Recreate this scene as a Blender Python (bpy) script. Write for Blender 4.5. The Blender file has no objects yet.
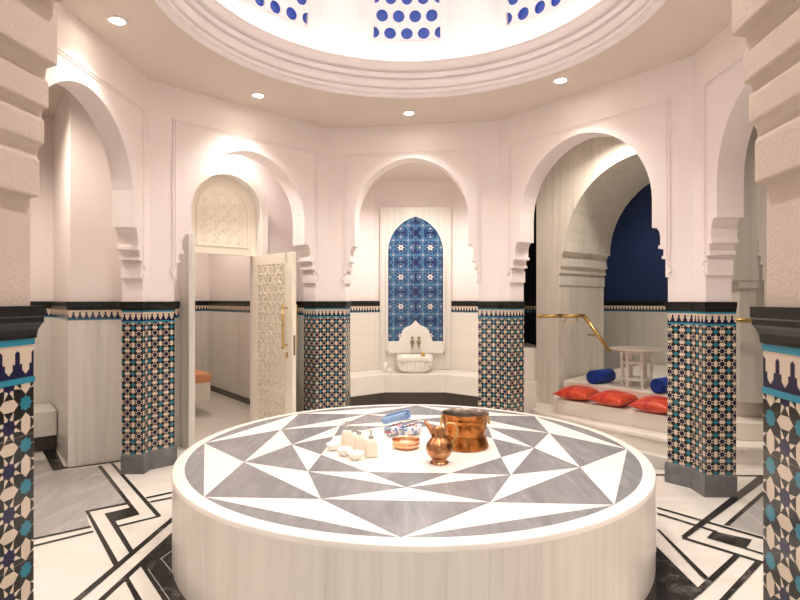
import bpy, bmesh, math, random
from mathutils import Vector, Matrix
random.seed(4)
S = bpy.context.scene
COL = S.collection
PI = math.pi
R = math.radians

# ------------------------------------------------------------------ helpers
def V2(a): return Vector((a[0], a[1]))
def rot90(v): return Vector((-v.y, v.x))

class MB:
    """collects shapes into one bmesh, built as one mesh object"""
    def __init__(self, M=None):
        self.bm = bmesh.new(); self.M = M or Matrix.Identity(4); self.mi = 0
        self.uvl = self.bm.loops.layers.uv.new('UVMap')
    def v(self, p): return self.bm.verts.new(self.M @ Vector(p))
    def f(self, vs, smooth=False, uv=None):
        try: fc = self.bm.faces.new(vs)
        except ValueError: return None
        fc.material_index = self.mi; fc.smooth = smooth
        if uv:
            for l, q in zip(fc.loops, uv): l[self.uvl].uv = q
        return fc
    def prism(self, poly, z0, z1, smooth=False):
        n = len(poly)
        a = [self.v((p[0], p[1], z0)) for p in poly]; b = [self.v((p[0], p[1], z1)) for p in poly]
        self.f(a[::-1]); self.f(b)
        for i in range(n): self.f([a[i], a[(i+1) % n], b[(i+1) % n], b[i]], smooth)
    def xprism(self, poly, y0, y1, smooth=False):
        """polygon in local (x,z) extruded along local y"""
        n = len(poly)
        a = [self.v((p[0], y0, p[1])) for p in poly]; b = [self.v((p[0], y1, p[1])) for p in poly]
        self.f(a); self.f(b[::-1])
        for i in range(n): self.f([a[(i+1) % n], a[i], b[i], b[(i+1) % n]], smooth)
    def box(self, c, s, rz=0, mat=None):
        L = Matrix.Translation(c) @ (mat if mat else Matrix.Rotation(rz, 4, 'Z'))
        vs = [self.v(L @ Vector((x*s[0]/2, y*s[1]/2, z*s[2]/2))) for x in (-1, 1) for y in (-1, 1) for z in (-1, 1)]
        for q in ((0,1,3,2), (4,6,7,5), (0,4,5,1), (2,3,7,6), (0,2,6,4), (1,5,7,3)): self.f([vs[i] for i in q])
    def bar(self, p, q, w, h, up=(0, 0, 1)):
        p, q = Vector(p), Vector(q); d = q - p; L = d.length
        if L < 1e-6: return
        d.normalize(); u = Vector(up)
        s = d.cross(u)
        if s.length < 1e-5: s = d.orthogonal()
        s.normalize(); t = s.cross(d)
        m = Matrix((d, s, t)).transposed().to_4x4()
        self.box((p+q)/2, (L, w, h), mat=m)
    def lathe(self, prof, c=(0, 0, 0), seg=32, smooth=True, closed=False, a0=0, a1=2*PI, rmod=None, sx=1, sy=1):
        full = abs(a1-a0-2*PI) < 1e-6
        n = seg if full else seg+1
        rings = []
        for (r, z) in prof:
            if r < 1e-6: rings.append([self.v((c[0], c[1], c[2]+z))]); continue
            ring = []
            for i in range(n):
                a = a0+(a1-a0)*i/seg
                k = r*(rmod(a, z) if rmod else 1)
                ring.append(self.v((c[0]+k*math.cos(a)*sx, c[1]+k*math.sin(a)*sy, c[2]+z)))
            rings.append(ring)
        prs = list(zip(rings, rings[1:])) + ([(rings[-1], rings[0])] if closed else [])
        for A, B in prs:
            m = seg if full else seg
            for i in range(m):
                j = (i+1) % n if full else i+1
                if len(A) == 1 and len(B) == 1: continue
                if len(A) == 1: self.f([A[0], B[j], B[i]], smooth)
                elif len(B) == 1: self.f([A[i], A[j], B[0]], smooth)
                else: self.f([A[i], A[j], B[j], B[i]], smooth)
    def tube(self, pts, rad, seg=10, caps=True):
        pts = [Vector(p) for p in pts]
        rs = rad if isinstance(rad, (list, tuple)) else [rad]*len(pts)
        rings = []; ref = None
        for i, p in enumerate(pts):
            d = (pts[min(i+1, len(pts)-1)] - pts[max(i-1, 0)]).normalized()
            if ref is None: ref = d.orthogonal().normalized()
            ref = (ref - d*ref.dot(d)).normalized(); b = d.cross(ref)
            rings.append([self.v(p + (ref*math.cos(2*PI*k/seg) + b*math.sin(2*PI*k/seg))*rs[i]) for k in range(seg)])
        for A, B in zip(rings, rings[1:]):
            for k in range(seg): self.f([A[k], A[(k+1) % seg], B[(k+1) % seg], B[k]], True)
        if caps: self.f(rings[0][::-1]); self.f(rings[-1])
    def grid(self, fn, nu, nv, smooth=True, uvs=True):
        g = [[self.v(fn(i/nu, j/nv)) for j in range(nv+1)] for i in range(nu+1)]
        for i in range(nu):
            for j in range(nv):
                self.f([g[i][j], g[i+1][j], g[i+1][j+1], g[i][j+1]], smooth,
                       [(i/nu, j/nv), ((i+1)/nu, j/nv), ((i+1)/nu, (j+1)/nv), (i/nu, (j+1)/nv)])
    def sweep(self, path, prof, closed=True, caps=True, u0=0):
        """profile of (offset to the right of travel, z) swept along a 2-D path; UV in metres"""
        P = [V2(p) for p in path]; n = len(P); miter = []
        for i in range(n):
            d0 = (P[i]-P[i-1]).normalized() if i else (P[1]-P[0]).normalized()
            d1 = (P[i+1]-P[i]).normalized() if i < n-1 else d0
            n0 = Vector((d0.y, -d0.x)); n1 = Vector((d1.y, -d1.x)); m = (n0+n1).normalized()
            miter.append(m/max(m.dot(n0), .35))
        L = [u0]
        for i in range(1, n): L.append(L[-1]+(P[i]-P[i-1]).length)
        rows = [[self.v((P[i].x+miter[i].x*o, P[i].y+miter[i].y*o, z)) for i in range(n)] for (o, z) in prof]
        k = len(prof)
        for j in range(k if closed else k-1):
            A, B = rows[j], rows[(j+1) % k]; za, zb = prof[j][1], prof[(j+1) % k][1]
            for i in range(n-1):
                self.f([A[i], A[i+1], B[i+1], B[i]], False, [(L[i], za), (L[i+1], za), (L[i+1], zb), (L[i], zb)])
        if caps and closed:
            self.f([r[0] for r in rows][::-1]); self.f([r[-1] for r in rows])
    def build(self, name, mats, parent=None, loc=None, rz=None, merge=True, bevel=0, fixn=True):
        if merge: bmesh.ops.remove_doubles(self.bm, verts=self.bm.verts, dist=1e-5)
        if fixn: bmesh.ops.recalc_face_normals(self.bm, faces=self.bm.faces)
        me = bpy.data.meshes.new(name); self.bm.to_mesh(me); self.bm.free()
        for m in (mats if isinstance(mats, (list, tuple)) else [mats]): me.materials.append(m)
        o = bpy.data.objects.new(name, me); COL.objects.link(o)
        if parent: o.parent = parent
        if loc: o.location = loc
        if rz is not None: o.rotation_euler.z = rz
        if bevel:
            b = o.modifiers.new('b', 'BEVEL'); b.width = bevel; b.segments = 2; b.limit_method = 'ANGLE'; b.angle_limit = R(40)
        return o

def tag(o, label=None, cat=None, group=None, kind=None):
    if label: o['label'] = label
    if cat: o['category'] = cat
    if group: o['group'] = group
    if kind: o['kind'] = kind
    return o
def struct(o, label, cat): return tag(o, label, cat, None, 'structure')
def thing(name, label, cat, loc=(0, 0, 0), rz=0, group=None):
    o = bpy.data.objects.new(name, None); COL.objects.link(o); o.location = loc; o.rotation_euler.z = rz
    o.empty_display_size = .1
    return tag(o, label, cat, group)
def copy_tree(o, parent=None):
    c = o.copy(); COL.objects.link(c); c.parent = parent
    for ch in list(o.children): copy_tree(ch, c)
    return c
def frame(P0, P1):
    """matrix: x along P0->P1, y outward (left of travel), origin P0"""
    u = (V2(P1)-V2(P0)).normalized(); n = rot90(u)
    return Matrix(((u.x, n.x, 0, P0[0]), (u.y, n.y, 0, P0[1]), (0, 0, 1, 0), (0, 0, 0, 1)))

# ------------------------------------------------------------------ materials
class NT:
    def __init__(s, name):
        s.m = bpy.data.materials.new(name); s.m.use_nodes = True; s.t = s.m.node_tree
        s.b = s.t.nodes['Principled BSDF']
    def n(s, kind, **kw):
        x = s.t.nodes.new(kind)
        for k, v in kw.items():
            if k.startswith('i_'):
                key = k[2:]; x.inputs[int(key) if key.isdigit() else key.replace('_', ' ')].default_value = v
            else: setattr(x, k, v)
        return x
    def L(s, a, b): s.t.links.new(a, b)
    def ma(s, op, a, b=None, c=None):
        x = s.t.nodes.new('ShaderNodeMath'); x.operation = op
        for i, q in enumerate((a, b, c)):
            if q is None: continue
            if isinstance(q, (int, float)): x.inputs[i].default_value = q
            else: s.L(q, x.inputs[i])
        return x.outputs[0]
    def mix(s, fac, a, b):
        x = s.t.nodes.new('ShaderNodeMix'); x.data_type = 'RGBA'
        for idx, q in ((0, fac), (6, a), (7, b)):
            if isinstance(q, (int, float)): x.inputs[idx].default_value = q
            elif isinstance(q, tuple): x.inputs[idx].default_value = (*q, 1)
            else: s.L(q, x.inputs[idx])
        return x.outputs[2]
    def ramp(s, fac, stops):
        x = s.t.nodes.new('ShaderNodeValToRGB'); e = x.color_ramp.elements
        while len(e) < len(stops): e.new(.5)
        for el, (p, c) in zip(e, stops): el.position = p; el.color = (*c, 1)
        s.L(fac, x.inputs[0]); return x.outputs[0]
    def obj(s, scale=(1, 1, 1), rot=(0, 0, 0)):
        tc = s.n('ShaderNodeTexCoord'); mp = s.n('ShaderNodeMapping'); mp.inputs['Scale'].default_value = scale; mp.inputs['Rotation'].default_value = rot
        s.L(tc.outputs['Object'], mp.inputs[0]); return mp.outputs[0]
    def noise(s, vec, scale, detail=4, rough=.5, dist=0):
        x = s.n('ShaderNodeTexNoise'); x.inputs['Scale'].default_value = scale; x.inputs['Detail'].default_value = detail
        x.inputs['Roughness'].default_value = rough; x.inputs['Distortion'].default_value = dist
        s.L(vec, x.inputs['Vector']); return x.outputs[0]
    def col(s, c):
        if isinstance(c, tuple): s.b.inputs['Base Color'].default_value = (*c, 1)
        else: s.L(c, s.b.inputs['Base Color'])
    def set(s, rough=.5, metal=0, spec=.5, **kw):
        s.b.inputs['Roughness'].default_value = rough; s.b.inputs['Metallic'].default_value = metal
        s.b.inputs['Specular IOR Level'].default_value = spec
        for k, v in kw.items(): s.b.inputs[k.replace('_', ' ')].default_value = v
        return s.m
    def bump(s, h, strength=.3, dist=.01):
        x = s.n('ShaderNodeBump'); x.inputs['Strength'].default_value = strength; x.inputs['Distance'].default_value = dist
        s.L(h, x.inputs['Height']); s.L(x.outputs[0], s.b.inputs['Normal'])

def plain(name, c, rough=.5, metal=0, spec=.5, **kw):
    t = NT(name); t.col(c); return t.set(rough, metal, spec, **kw)
def plaster(name, c, bumpy=0, scale=60):
    t = NT(name); v = t.obj(); n = t.noise(v, 2.2, 3)
    t.col(t.ramp(n, [(.3, tuple(x*.965 for x in c)), (.7, c)]))
    if bumpy: t.bump(t.noise(v, scale, 5, .6), bumpy, .006)
    return t.set(.75, 0, .25)
def marble(name, base, vein, scale=(1, 1, 1), ns=2.2, lo=.4, hi=.66, rough=.28, rot=(0, 0, 0), dist=1.2, spec=.5):
    t = NT(name); v = t.obj(scale, rot)
    n1 = t.noise(v, ns, 8, .6, dist); n2 = t.noise(v, ns*3.4, 6, .6, dist*.5)
    a = t.ma('ADD', t.ma('MULTIPLY', n1, .7), t.ma('MULTIPLY', n2, .3))
    t.col(t.ramp(a, [(lo, base), ((lo+hi)/2, tuple((x*2+y)/3 for x, y in zip(base, vein))), (hi, vein)]))
    return t.set(rough, 0, spec)

M = {}
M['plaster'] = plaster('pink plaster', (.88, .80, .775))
M['ceil'] = plaster('dimmed ceiling plaster', (.72, .63, .56))  # same plaster as the walls, its weaker light put into the colour
M['stucco'] = plaster('rough stucco', (.62, .505, .43), .6, 110)
M['white'] = plaster('white paint', (.90, .85, .835))
M['marble_v'] = marble('white marble with upright streaks', (.78, .75, .695), (.56, .535, .49), (5, 5, .22), 1.6, .42, .7)
M['marble_w'] = marble('white marble', (.86, .82, .76), (.72, .68, .61), (1.2, 2.4, 2.4), 1.2, .45, .75)
M['marble_h'] = marble('white marble with level streaks', (.84, .79, .71), (.71, .67, .59), (.4, .4, 6), 1.5, .45, .72)
M['marble_f'] = marble('white floor marble', (.74, .70, .64), (.56, .52, .46), (.5, 2.6, 1), 1.5, .45, .78, .16, (0, 0, .6))
M['marble_g'] = marble('grey marble', (.185, .183, .195), (.38, .37, .38), (3.2, .7, 1), 2.4, .36, .76, .25, (0, 0, .5), 1.8)
M['marble_gf'] = marble('grey floor marble', (.34, .32, .31), (.52, .49, .47), (2.6, .8, 1), 1.8, .38, .70, .16, (0, 0, -.6), 1.5)
M['marble_k'] = marble('black marble', (.016, .015, .014), (.30, .28, .26), (1, 1, 1), 3.2, .54, .74, .2, (0, 0, .4), 2.2)
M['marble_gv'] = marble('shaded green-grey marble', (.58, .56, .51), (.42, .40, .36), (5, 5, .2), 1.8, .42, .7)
M['plinth'] = marble('grey plinth stone', (.13, .13, .135), (.22, .22, .22), (2, 2, 2), 3, .4, .7, .22)
M['ledge'] = marble('black ledge tile', (.008, .008, .008), (.028, .026, .024), (2, 2, 3), 3, .4, .7, .3, spec=.3)
M['marble_a'] = marble('pale marble of the arch', (.76, .73, .66), (.56, .53, .47), (5, 5, .2), 1.8, .42, .7)
M['oxblue'] = plaster('deep blue wall', (.012, .026, .085), .25, 30)
M['unlitblue'] = plaster('blue wall with painted shade', (.006, .009, .022))  # the deep blue wall again, darkened: the passage's shade is in the colour
M['turq'] = plain('turquoise glaze', (.03, .24, .36), .12)
M['door'] = plain('ivory lacquer', (.90, .83, .70), .4)
M['brass'] = plain('brass', (.62, .44, .17), .3, 1)
M['oldbrass'] = plain('old brass', (.36, .29, .18), .35, 1)
M['steel'] = plain('brushed steel', (.55, .53, .50), .3, 1)
M['tray'] = plain('silver brass tray', (.80, .74, .62), .35, .45)
M['ceramic'] = plain('cream ceramic', (.80, .72, .60), .3)
M['porcelain'] = plain('white porcelain', (.86, .83, .77), .2)
M['whitewood'] = plain('white painted wood', (.80, .77, .70), .4)
M['blueglow'] = plain('blue glass', (.05, .10, .45), .3, Emission_Color=(.05, .13, .55, 1), Emission_Strength=.10)
M['orange'] = plain('orange towel', (.78, .36, .20), .9)
M['bluetowel'] = plaster('light blue towelling', (.30, .46, .74), .6, 160)
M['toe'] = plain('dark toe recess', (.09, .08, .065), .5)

def copper(name, c1, c2, rough=.22, bumpscale=90, bs=.25):
    t = NT(name); v = t.obj(); n = t.noise(v, 14, 5, .65)
    t.col(t.ramp(n, [(.35, c1), (.62, c2)]))
    vo = t.n('ShaderNodeTexVoronoi'); vo.inputs['Scale'].default_value = bumpscale; t.L(v, vo.inputs['Vector'])
    t.bump(vo.outputs['Distance'], bs, .002)
    return t.set(rough, 1)
M['copper'] = copper('hammered copper', (.25, .078, .018), (.52, .20, .06))
M['coppershine'] = copper('polished copper', (.80, .42, .24), (.86, .50, .30), .28, 60, .08)
M['bronze'] = copper('engraved bronze', (.24, .10, .04), (.56, .28, .14), .26, 120, .45)
M['tin'] = plain('tinned lining', (.30, .25, .21), .3, 1)

def emit(name, c, s):
    t = NT(name); t.col((0, 0, 0)); return t.set(.5, Emission_Color=(*c, 1), Emission_Strength=s)
M['lamp'] = emit('lamp lens', (1, .86, .68), 25)
M['cove'] = emit('cove light strip', (1, .88, .87), 3.2)

def star(t, x, y, s):
    ax, ay = t.ma('ABSOLUTE', x), t.ma('ABSOLUTE', y)
    d1 = t.ma('MAXIMUM', ax, ay); d2 = t.ma('MULTIPLY', t.ma('ADD', ax, ay), .7071)
    return t.ma('LESS_THAN', t.ma('MINIMUM', d1, d2), s)
def wrapc(t, u, off):   # cell coordinate in [-.5,.5]
    return t.ma('SUBTRACT', t.ma('FRACT', t.ma('ADD', u, .5-off)), .5)
def tri(t, u): return t.ma('ABSOLUTE', t.ma('SUBTRACT', t.ma('FRACT', u), .5))

def crenel_color(t, u, v, period, v0, v1, cream, navy):
    """row of stepped spires standing on a solid foot, between v0 and v1"""
    h = t.ma('DIVIDE', t.ma('SUBTRACT', v, v0), v1-v0)
    a = t.ma('MULTIPLY', tri(t, t.ma('DIVIDE', u, period)), 2.0)       # 0 at a spire's middle, 1 between
    w = t.ma('ADD', t.ma('MULTIPLY', t.ma('LESS_THAN', h, .43), .28), .29)
    tip = t.ma('MULTIPLY', t.ma('MAXIMUM', t.ma('SUBTRACT', h, .76), 0), 3.4)
    w = t.ma('SUBTRACT', w, tip)
    foot = t.ma('MAXIMUM', t.ma('SUBTRACT', .25, h), 0)
    w = t.ma('ADD', w, t.ma('MULTIPLY', foot, 3.0))
    ins = t.ma('MULTIPLY', t.ma('LESS_THAN', a, w), t.ma('LESS_THAN', h, .84))
    return t.mix(ins, cream, navy)
CREAM = (.63, .52, .41); NAVY = (.012, .010, .050); TURQ = (.022, .19, .27); BLACK = (.012, .011, .010)
def zellige():
    t = NT('zellige tile'); uvn = t.n('ShaderNodeUVMap'); sp = t.n('ShaderNodeSeparateXYZ'); t.L(uvn.outputs[0], sp.inputs[0])
    u, v = sp.outputs[0], sp.outputs[1]; c = .105
    U, W = t.ma('DIVIDE', u, c), t.ma('DIVIDE', t.ma('ADD', v, .024), c)
    x0, y0 = wrapc(t, U, 0), wrapc(t, W, 0); x1, y1 = wrapc(t, U, .5), wrapc(t, W, .5)
    col = BLACK
    # long hexagons between the turquoise stars
    def hexa(x, y):
        ax, ay = t.ma('ABSOLUTE', x), t.ma('ABSOLUTE', y)
        return t.ma('MULTIPLY', t.ma('LESS_THAN', ax, .14), t.ma('LESS_THAN', t.ma('ADD', ay, t.ma('MULTIPLY', ax, .95)), .275))
    col = t.mix(hexa(x0, y1), col, CREAM); col = t.mix(hexa(y0, x1), col, CREAM)
    # eight pale kites round the navy star
    r = t.ma('SQRT', t.ma('ADD', t.ma('MULTIPLY', x1, x1), t.ma('MULTIPLY', y1, y1)))
    an = t.ma('ARCTAN2', y1, x1)
    k = t.ma('ABSOLUTE', t.ma('SUBTRACT', t.ma('FRACT', t.ma('MULTIPLY', an, 8/(2*PI))), .5))
    aa = t.ma('MULTIPLY', k, PI/4)
    per = t.ma('MULTIPLY', r, t.ma('SINE', aa)); alo = t.ma('MULTIPLY', r, t.ma('COSINE', aa))
    kite = t.ma('LESS_THAN', per, t.ma('MULTIPLY', t.ma('SUBTRACT', .385, alo), .29))
    col = t.mix(kite, col, CREAM)
    col = t.mix(star(t, x1, y1, .155), col, NAVY)
    col = t.mix(star(t, x0, y0, .138), col, TURQ)
    # border above the field
    cr = crenel_color(t, u, v, .0525, 1.406, 1.487, CREAM, NAVY)
    col = t.mix(t.ma('GREATER_THAN', v, 1.391), col, TURQ)
    col = t.mix(t.ma('MULTIPLY', t.ma('GREATER_THAN', v, 1.406), t.ma('LESS_THAN', v, 1.487)), col, cr)
    # fine joints between the square tiles
    j = t.ma('GREATER_THAN', t.ma('MAXIMUM', tri(t, t.ma('DIVIDE', u, .315)), tri(t, t.ma('DIVIDE', v, .315))), .4965)
    col = t.mix(t.ma('MULTIPLY', j, .5), col, (.25, .22, .2))
    t.col(col); return t.set(.14, 0, .5)
M['zellige'] = zellige()
def border():
    t = NT('spire border tile'); uvn = t.n('ShaderNodeUVMap'); sp = t.n('ShaderNodeSeparateXYZ'); t.L(uvn.outputs[0], sp.inputs[0])
    u, v = sp.outputs[0], sp.outputs[1]
    col = crenel_color(t, u, v, .0525, 1.42, 1.50, (.72, .60, .46), NAVY)
    col = t.mix(t.ma('LESS_THAN', v, 1.42), col, TURQ)
    t.col(col); return t.set(.15)
M['border'] = border()
def bluetile():
    t = NT('blue star tile'); uvn = t.n('ShaderNodeUVMap'); sp = t.n('ShaderNodeSeparateXYZ'); t.L(uvn.outputs[0], sp.inputs[0])
    c = .465
    U, W = t.ma('DIVIDE', sp.outputs[0], c), t.ma('DIVIDE', sp.outputs[1], c)
    BL = (.014, .050, .16); NV = (.010, .014, .075); LT = (.075, .20, .33); WH = (.60, .60, .62); GR = (.30, .34, .44)
    def ring(x, y, r0, w):
        r = t.ma('SQRT', t.ma('ADD', t.ma('MULTIPLY', x, x), t.ma('MULTIPLY', y, y)))
        return t.ma('LESS_THAN', t.ma('ABSOLUTE', t.ma('SUBTRACT', r, r0)), w)
    x0, y0 = wrapc(t, U, .5), wrapc(t, W, .5); x1, y1 = wrapc(t, U, 0), wrapc(t, W, 0)
    n = t.noise(uvn.outputs[0], 60, 3)
    col = t.mix(t.ma('MULTIPLY', n, .7), BL, NV)
    # lines: diagonal lattice and upright lattice
    d1 = tri(t, t.ma('MULTIPLY', t.ma('ADD', U, W), 1.0)); d2 = tri(t, t.ma('MULTIPLY', t.ma('SUBTRACT', U, W), 1.0))
    for d in (d1, d2): col = t.mix(t.ma('LESS_THAN', t.ma('ABSOLUTE', t.ma('SUBTRACT', d, .36)), .022), col, LT)
    for d in (tri(t, U), tri(t, W)): col = t.mix(t.ma('LESS_THAN', t.ma('ABSOLUTE', t.ma('SUBTRACT', d, .25)), .018), col, LT)
    # six-armed dark stars at half cells
    for (ox, oy) in ((0, .5), (.5, 0), (0, 0)):
        xx, yy = wrapc(t, U, ox), wrapc(t, W, oy)
        col = t.mix(star(t, xx, yy, .10), col, NV)
    # small pale rosettes round each flower
    for (ox, oy) in ((.25, .25), (.75, .25), (.25, .75), (.75, .75), (.5, .14), (.5, .86), (.14, .5), (.86, .5)):
        xx, yy = wrapc(t, U, ox), wrapc(t, W, oy)
        col = t.mix(ring(xx, yy, .098, .014), col, LT)
        col = t.mix(ring(xx, yy, 0, .046), col, GR)
    # the big white flower
    r = t.ma('SQRT', t.ma('ADD', t.ma('MULTIPLY', x0, x0), t.ma('MULTIPLY', y0, y0)))
    pet = t.ma('ADD', .092, t.ma('MULTIPLY', t.ma('COSINE', t.ma('MULTIPLY', t.ma('ARCTAN2', y0, x0), 6)), .022))
    col = t.mix(t.ma('LESS_THAN', r, .15), col, NV); col = t.mix(ring(x0, y0, .16, .014), col, LT)
    col = t.mix(t.ma('LESS_THAN', r, pet), col, WH); col = t.mix(t.ma('LESS_THAN', r, .032), col, (.25, .2, .22))
    j = t.ma('GREATER_THAN', t.ma('MAXIMUM', tri(t, t.ma('DIVIDE', sp.outputs[0], .4325)), tri(t, t.ma('DIVIDE', sp.outputs[1], .4325))), .494)
    col = t.mix(t.ma('MULTIPLY', j, .5), col, (.3, .35, .45))
    t.col(col); return t.set(.2)
M['bluetile'] = bluetile()
def floral():
    t = NT('floral towelling'); v = t.obj()
    vo = t.n('ShaderNodeTexVoronoi'); vo.inputs['Scale'].default_value = 42; t.L(v, vo.inputs['Vector'])
    sp = t.n('ShaderNodeSeparateColor'); t.L(vo.outputs['Color'], sp.inputs[0])
    c = t.ramp(sp.outputs[0], [(.0, (.75, .75, .78)), (.30, (.10, .22, .55)), (.52, (.55, .10, .14)), (.72, (.30, .42, .30)), (.86, (.38, .52, .75))])
    for n in t.t.nodes:
        if n.type == 'VALTORGB': n.color_ramp.interpolation = 'CONSTANT'
    m = t.ma('LESS_THAN', t.ma('ADD', vo.outputs['Distance'], t.ma('MULTIPLY', t.noise(v, 90, 3), .35)), .70)
    t.col(t.mix(m, (.80, .78, .78), c)); t.bump(t.noise(v, 200, 3), .4, .003)
    return t.set(.9)
M['floral'] = floral()
def satin(name, c1, c2, c3, rough=.38, spec=.5):
    t = NT(name); v = t.obj(); n = t.noise(v, 13, 3, .5, .6)
    t.col(t.ramp(n, [(.36, c1), (.50, c2), (.62, c3)]))
    t.bump(t.noise(v, 12, 4), .3, .02)
    return t.set(rough, 0, spec, Sheen_Weight=.08)
M['redsatin'] = satin('red satin', (.44, .018, .012), (.60, .045, .018), (.62, .085, .018))
M['bluevelvet'] = satin('royal blue fabric', (.005, .028, .20), (.006, .036, .26), (.008, .045, .31), .65, .25)

# ------------------------------------------------------------------ plan (metres; camera over the origin looking along +y)
HC = 3.68
L0, L1, L2 = (-2.40, 3.00), (-2.37, 5.17), (-.874, 6.65)
R2, R1, R0 = (1.135, 6.35), (2.49, 4.66), (2.47, 2.60)
FL, FR = (-1.32, 1.66), (1.16, 1.42)
T = .24
CX, CY = .083, 3.936          # heated platform
DX, DY = .07, 3.85            # dome

# floor: white marble with inlaid bands and panels
def flo(x, y):  # a floor point seen at a place in the photograph -> metres
    d = 548*1.6/(y-300); return ((x-400)/548*d, d)
def FLp(pts): return [flo(30+a/4, 450+b/4) for a, b in pts]
def FRp(pts): return [flo(620+a/3.747, 440+b/3.747) for a, b in pts]
fb = MB()
fb.prism([(-6, -2.5), (6, -2.5), (6, 11), (-6, 11)], -.1, 0)
lay = [0]
def inlay(poly, mi):
    lay[0] += 1; fb.mi = mi; z = .0004+.00012*lay[0]
    c = [fb.v((p[0], p[1], z)) for p in poly]
    fb.f(c)
G, K = 1, 2
inlay(FLp([(-150, 60), (15, 45), (105, 30), (130, 82), (270, 65), (388, 212), (222, 245), (240, 308), (15, 355), (-150, 395)]), G)
inlay(FLp([(440, 462), (575, 345), (820, 420), (1500, 700), (700, 760), (530, 600)]), K)
for P in ([(270, 65), (287, 62), (440, 258), (400, 232)], [(320, 53), (335, 53), (525, 262), (505, 266)], [(222, 243), (390, 209), (395, 217), (222, 251)],
          [(222, 246), (237, 246), (357, 455), (337, 470)], [(298, 255), (400, 230), (440, 258), (338, 286)], [(298, 255), (325, 258), (414, 402), (396, 412)],
          [(350, 302), (525, 260), (522, 267), (354, 309)], [(-40, 364), (245, 303), (245, 311), (-40, 372)], [(-40, 394), (252, 323), (254, 330), (-40, 402)],
          [(463, 189), (572, 166), (572, 173), (466, 196)], [(478, 206), (572, 187), (572, 194), (480, 212)],
          [(60, 695), (95, 695), (578, 280), (566, 270)], [(150, 712), (180, 712), (578, 342), (572, 326)],
          [(375, 515), (394, 510), (520, 720), (480, 720)]): inlay(FLp(P), K)
for P in ([(524, 438), (528, 436), (680, 620), (674, 622)], [(519, 441), (521, 436), (592, 386), (592, 390)], [(470, 478), (473, 476), (575, 622), (570, 622)]): inlay(FLp(P), 1)
inlay(FRp([(410, 322), (535, 210), (700, 250), (700, 410)]), G)
inlay(FRp([(-40, 20), (180, 72), (180, 112), (40, 108)]), G)
inlay(FRp([(-100, 300), (140, 424), (278, 572), (225, 610), (-200, 700)]), K)
for P in ([(228, 362), (515, 138), (560, 128), (560, 142), (250, 368)], [(388, 320), (410, 323), (560, 190), (560, 170)],
          [(140, 252), (540, 366), (540, 374), (140, 258)], [(140, 273), (365, 343), (362, 349), (140, 280)],
          [(350, 343), (495, 375), (470, 410), (325, 368)], [(236, 364), (560, 464), (560, 472), (232, 371)],
          [(470, 405), (560, 432), (560, 439), (470, 411)], [(428, 430), (449, 438), (302, 580), (268, 576)],
          [(136, 334), (148, 338), (331, 517), (316, 527)], [(136, 400), (294, 557), (276, 573), (136, 424)],
          [(505, 458), (532, 464), (330, 680), (290, 690)], [(120, 129), (560, 133), (560, 138), (120, 134)],
          [(275, 570), (300, 580), (262, 612), (232, 606)]): inlay(FRp(P), K)
# dark border at the foot of the marble block on the left
inlay([(-3.25, 5.13), (-2.62, 5.50), (-2.66, 5.58), (-3.22, 5.25), (-4.02, 6.30), (-4.12, 6.22)], K)
floor = struct(fb.build('floor', [M['marble_f'], M['marble_gf'], M['marble_k']], merge=False, fixn=False), 'polished white marble floor with black bands and grey panels', 'floor')

# ceiling with round opening, and the dome above it
cb = MB(); NS = 96
ring = [(DX+1.76*math.cos(2*PI*i/NS), DY+1.76*math.sin(2*PI*i/NS)) for i in range(NS)]
outer = []
for i in range(NS):
    a = 2*PI*i/NS; c, s = math.cos(a), math.sin(a); k = min(7.0/max(abs(c), 1e-6), 7.4/max(abs(s), 1e-6)); outer.append((DX+c*k, DY+s*k))
for z in (HC, HC+.12):
    a = [cb.v((*p, z)) for p in ring]; b = [cb.v((*p, z)) for p in outer]
    for i in range(NS): cb.f([a[i], a[(i+1) % NS], b[(i+1) % NS], b[i]])
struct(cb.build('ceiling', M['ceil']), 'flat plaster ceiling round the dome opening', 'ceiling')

mb = MB()
prof = [(1.77, HC+.05), (1.77, HC-.012), (1.745, HC-.012), (1.745, HC+.022), (1.712, HC+.026), (1.712, HC+.052), (1.728, HC+.056), (1.728, HC+.068), (1.700, HC+.074), (1.686, HC+.090), (1.680, HC+.112), (1.684, HC+.134),
        (1.704, HC+.140), (1.704, HC+.154), (1.668, HC+.160), (1.664, HC+.200), (1.684, HC+.206), (1.684, HC+.218), (1.640, HC+.226), (1.622, HC+.245), (1.612, HC+.275), (1.600, HC+.285), (1.600, HC+.298), (1.62, HC+.31),
        (1.64, HC+.27), (1.80, HC+.27), (1.80, HC+.05)]
mb.lathe(prof, (DX, DY, 0), 96, True, True)
mo = struct(mb.build('trim_1', M['white']), 'stepped white cornice ring round the dome opening', 'cornice')
es = mo.modifiers.new('e', 'EDGE_SPLIT'); es.split_angle = R(28)
def dome_r(z):
    q = max(0, min(1, (z-3.95)/1.75)); return 1.82*math.sqrt(max(0, 1-q**2.2))
db = MB()
zs = [3.90, 3.95] + [3.95+1.75*math.sin(PI/2*i/24) for i in range(1, 25)]
db.lathe([(dome_r(z), z) for z in zs[:-1]] + [(0, zs[-1])], (DX, DY, 0), 96, True)
dome = db.build('dome', M['white'])
sm = dome.modifiers.new('s', 'SOLIDIFY'); sm.thickness = .06; sm.offset = 1
struct(dome, 'white dome rising above the round ceiling opening', 'dome')
lb = MB(); lb.lathe([(1.66, HC+.275), (1.76, HC+.275), (1.76, HC+.285), (1.66, HC+.285)], (DX, DY, 0), 96, True, True)
cv = tag(lb.build('cove_light', M['cove']), 'ring of light hidden behind the dome cornice', 'cove light')

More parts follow.
